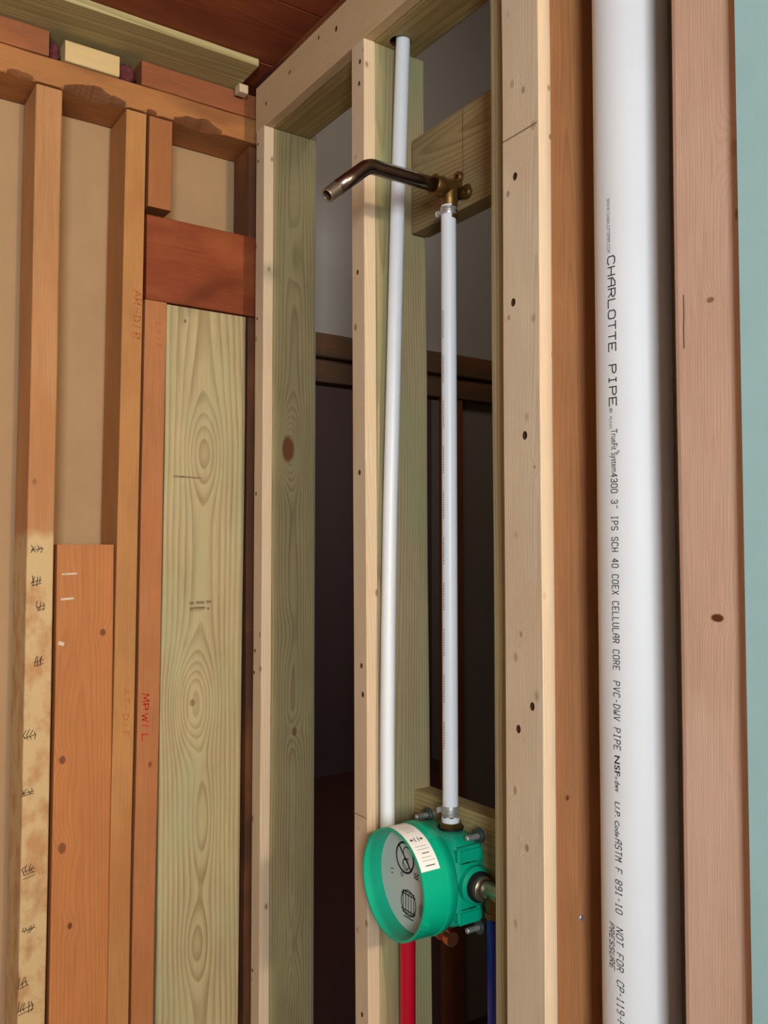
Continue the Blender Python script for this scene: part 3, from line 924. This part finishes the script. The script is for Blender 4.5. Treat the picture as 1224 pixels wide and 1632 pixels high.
# the squarish cast body behind the barrel
bm = bmesh.new()
pr = rounded_profile(.132, .136, .030, 5)
def ring_at(x, k):
    return [bm.verts.new((x, VY + a * k, VZ + b * k)) for a, b in pr]
rs = [ring_at(.834, .86), ring_at(.840, .97), ring_at(.846, 1.0), ring_at(.876, 1.0), ring_at(.884, .92), ring_at(.8945, .90)]
for i in range(len(rs) - 1):
    for j in range(len(pr)):
        bm.faces.new((rs[i][j], rs[i][(j + 1) % len(pr)], rs[i + 1][(j + 1) % len(pr)], rs[i + 1][j]))
bm.faces.new(rs[0][::-1]); bm.faces.new(rs[-1])
bmesh.ops.recalc_face_normals(bm, faces=bm.faces)
me = bpy.data.meshes.new('body'); bm.to_mesh(me); bm.free()
body = child_world(link_mesh('body', me, M_GREEN, None, True), valve)
me.set_sharp_from_angle(angle=math.radians(40))
# moulded corner lugs, bolts and washers
for sy in (-1, 1):
    for sz in (-1, 1):
        cy, cz = VY + sy * .064, VZ + sz * .068
        lz0, lz1 = (cz - .036, cz - .011) if sz > 0 else (cz + .011, cz + .034)
        lug = boxes('lug', [((.838, min(cy - sy * .026, cy + sy * .006), lz0), (.886, max(cy - sy * .026, cy + sy * .006), lz1))], M_GREEN, None, .004, 3)
        child_world(lug, valve)
        bolt = vl('bolt', [(.8565, 0), (.8565, .0032), (.8575, .0042), (.860, .0044), (.862, .004), (.864, .0044), (.866, .004), (.868, .0044), (.870, .004), (.872, .0044), (.8945, .0044), (.8945, 0)], M_STEEL, (0, cy, cz), 'X', 20, valve, 50)
        wash = vl('washer', [(.8795, .0044), (.8795, .0100), (.881, .0110), (.8845, .0110), (.8845, .0044)], plain('dark_washer', srgb(52, 70, 66), .5, .4), (0, cy, cz), 'X', 28, valve)
# protective card inside the barrel
card = vl('card', [(.7985, 0), (.7985, .0772), (.7995, .0772), (.7995, 0)], M_CARD, seg=64)
def on_card(u, v):   # u to the right as seen from the front (towards -Y), v up
    return Vector((.7981, VY - u, VZ + v))
def circ(cx, cy, r, n=26, a0=0, a1=360):
    return [(cx + r * math.cos(math.radians(a0 + (a1 - a0) * k / n)), cy + r * math.sin(math.radians(a0 + (a1 - a0) * k / n))) for k in range(n + 1)]
child_world(ribbon('prohibition_mark', [circ(-.012, .030, .0225), [(-.028, .046), (.004, .014)]], M_INK, on_card, .0032), card)
child_world(ribbon('prohibition_mark', [circ(-.007, .038, .009, 14, 60, 300), [(-.012, .030), (-.018, .022), (-.006, .014)], circ(-.010, .020, .008, 14)], M_INK, on_card, .0016), card)
child_world(ribbon('instruction_mark', [[(-0.017, -.052), (0.011, -.052), (0.011, -.020), (-0.017, -.020), (-0.017, -.052)], [(-0.021, -.024), (0.015, -.024)], [(-0.021, -.048), (0.015, -.048)], [(-0.010, -.050), (-0.010, -.022)], [(-0.003, -.050), (-0.003, -.022)], [(0.004, -.050), (0.004, -.022)], circ(-0.003, -.036, .019, 20), [(-0.015, -.058), (0.009, -.058)]], M_INK, on_card, .0018), card)
child_world(ribbon('instruction_mark', [[(-.050, .003), (-.042, .005)], [(-.049, -.003), (-.043, -.002)], circ(.017, .010, .0045, 10), [(.011, .006), (.023, .014)], [(.011, .014), (.023, .005)], circ(-.020, .003, .003, 8), [(.024, -.030), (.026, -.046)], [(.028, -.026), (.030, -.046)], [(.032, -.028), (.033, -.040)]], M_INK, on_card, .0012), card)['kind'] = 'stuff'
# rim nibs
for a, in ((-52,), (118,), (205,)):
    t_ = math.radians(a)
    nb = boxes('rim_nib', [((.767, -.006, -.003), (.779, .006, .004))], M_GREEN, None, .0015)
    nb.data.transform(Matrix.Translation((0, VY - math.sin(t_) * .0815, VZ + math.cos(t_) * .0815)) @ Matrix.Rotation(t_, 4, 'X'))
    child_world(nb, valve)
# white label wrapped on the barrel, from the top over to the right
def on_barrel(th, x, rr=.0822):
    return Vector((x, VY - rr * math.sin(th), VZ + rr * math.cos(th)))
verts, faces = [], []
NS = 24
for i in range(NS + 1):
    th = math.radians(-14 + 76 * i / NS)
    verts += [on_barrel(th, .7668), on_barrel(th, .8005)]
for i in range(NS):
    faces.append((2 * i, 2 * i + 1, 2 * i + 3, 2 * i + 2))
me = bpy.data.meshes.new('label'); me.from_pydata(verts, [], faces); me.update()
lab = child_world(link_mesh('warning_label', me, M_LABEL, None, True), valve)
def on_lab(u, v):    # u along the barrel (x), v degrees round it
    return on_barrel(math.radians(v), u, .08245)
def degw(st):
    return st
ln = []
for th, a, b in ((4, .774, .794), (7.5, .775, .795), (11, .776, .796), (14.5, .776, .793), (36, .773, .793), (39.5, .774, .795), (48.5, .775, .793), (52, .774, .797)):
    ln.append([(a, th), (b, th)])
def flat_strokes(name, st, mat, wx, wdeg, par):
    v_, f_ = [], []
    for (a, b) in [(s[i], s[i + 1]) for s in st for i in range(len(s) - 1)]:
        d = Vector((b[0] - a[0], (b[1] - a[1]) * .00143))
        d.normalize()
        nx_, nt_ = -d.y * wx / 2, d.x * wx / 2 / .00143
        base = len(v_)
        v_ += [on_lab(a[0] + nx_, a[1] + nt_), on_lab(b[0] + nx_, b[1] + nt_), on_lab(b[0] - nx_, b[1] - nt_), on_lab(a[0] - nx_, a[1] - nt_)]
        f_.append((base, base + 1, base + 2, base + 3))
    m_ = bpy.data.meshes.new(name); m_.from_pydata(v_, [], f_); m_.update()
    return child_world(link_mesh(name, m_, mat, None), par)
flat_strokes('small_print', ln, M_INK2, .0007, 0, lab)['kind'] = 'stuff'
flat_strokes('bold_print', [[(.779, 44), (.792, 44)], [(.777, 57), (.794, 57)], [(.7735, 27), (.779, 27)], [(.788, 27), (.793, 27)], [(.7805, 24), (.7805, 30)], [(.7865, 24), (.7865, 30)], [(.7755, 25.5), (.772, 27), (.7755, 28.5)], [(.791, 25.5), (.7945, 27), (.791, 28.5)]], M_INK, .0013, 0, lab)
# ports
vl('port_nut', [(.060, 0), (.060, .0185), (.068, .0188), (.068, .0205), (.071, .0205), (.071, .0195)], M_BLACK, (RX, RY, VZ), 'Z', 32)
vl('port_hex', [(.066, .019), (.0665, .0195), (.077, .0195), (.078, .0185), (.078, .0125), (.084, .0125), (.0865, .0138), (.088, .0138), (.088, 0)], M_BRASS, (RX, RY, VZ), 'Z', 6, sharp=20)
vl('port_sleeve', [(.0775, .0140), (.0855, .0140), (.0855, .0120)], M_PEX, (RX, RY, VZ), 'Z', 32)
for sgn in (-1, 1):
    vl('port_boss', [(sgn * .050, .0275), (sgn * .074, .0275), (sgn * .078, .0245), (sgn * .078, 0)], M_GREEN, (.868, VY, VZ), 'Y', 40)
    vl('port_gasket', [(sgn * .076, .0), (sgn * .076, .0215), (sgn * .083, .0225), (sgn * .085, .0215), (sgn * .085, .0)], M_BLACK, (.868, VY, VZ), 'Y', 40)
    vl('port_fitting', [(sgn * .083, .0), (sgn * .083, .0180), (sgn * .092, .0180), (sgn * .093, .0170), (sgn * .093, .0140), (sgn * .089, .0140), (sgn * .089, .0)] if sgn < 0 else
       [(.086, 0), (.086, .0150), (.094, .0150), (.095, 0)], M_NICKEL, (.868, VY, VZ), 'Y', 40)
elc = vl('port_elbow', [(.0, .0), (.0, .0145), (-.026, .0145), (-.026, .0165), (-.034, .0165), (-.034, .0)], M_BRASS, (.872, .988, .999), 'Z', 32)
vl('port_bend', [(-.088, 0), (-.088, .0125), (-.128, .0125), (-.128, 0)], M_NICKEL, (.870, VY, VZ), 'Y', 32)
vl('spout_stub', [(-.062, 0), (-.062, .0150), (-.094, .0150), (-.098, .0135), (-.101, .010), (-.102, 0)], M_COPPER, (.862, VY - .001, VZ), 'Z', 32)
vl('spout_tab', [(-.006, 0), (-.006, .011), (.006, .011), (.006, 0)], M_COPPER, (.858, VY - .024, VZ - .093), 'Y', 24)
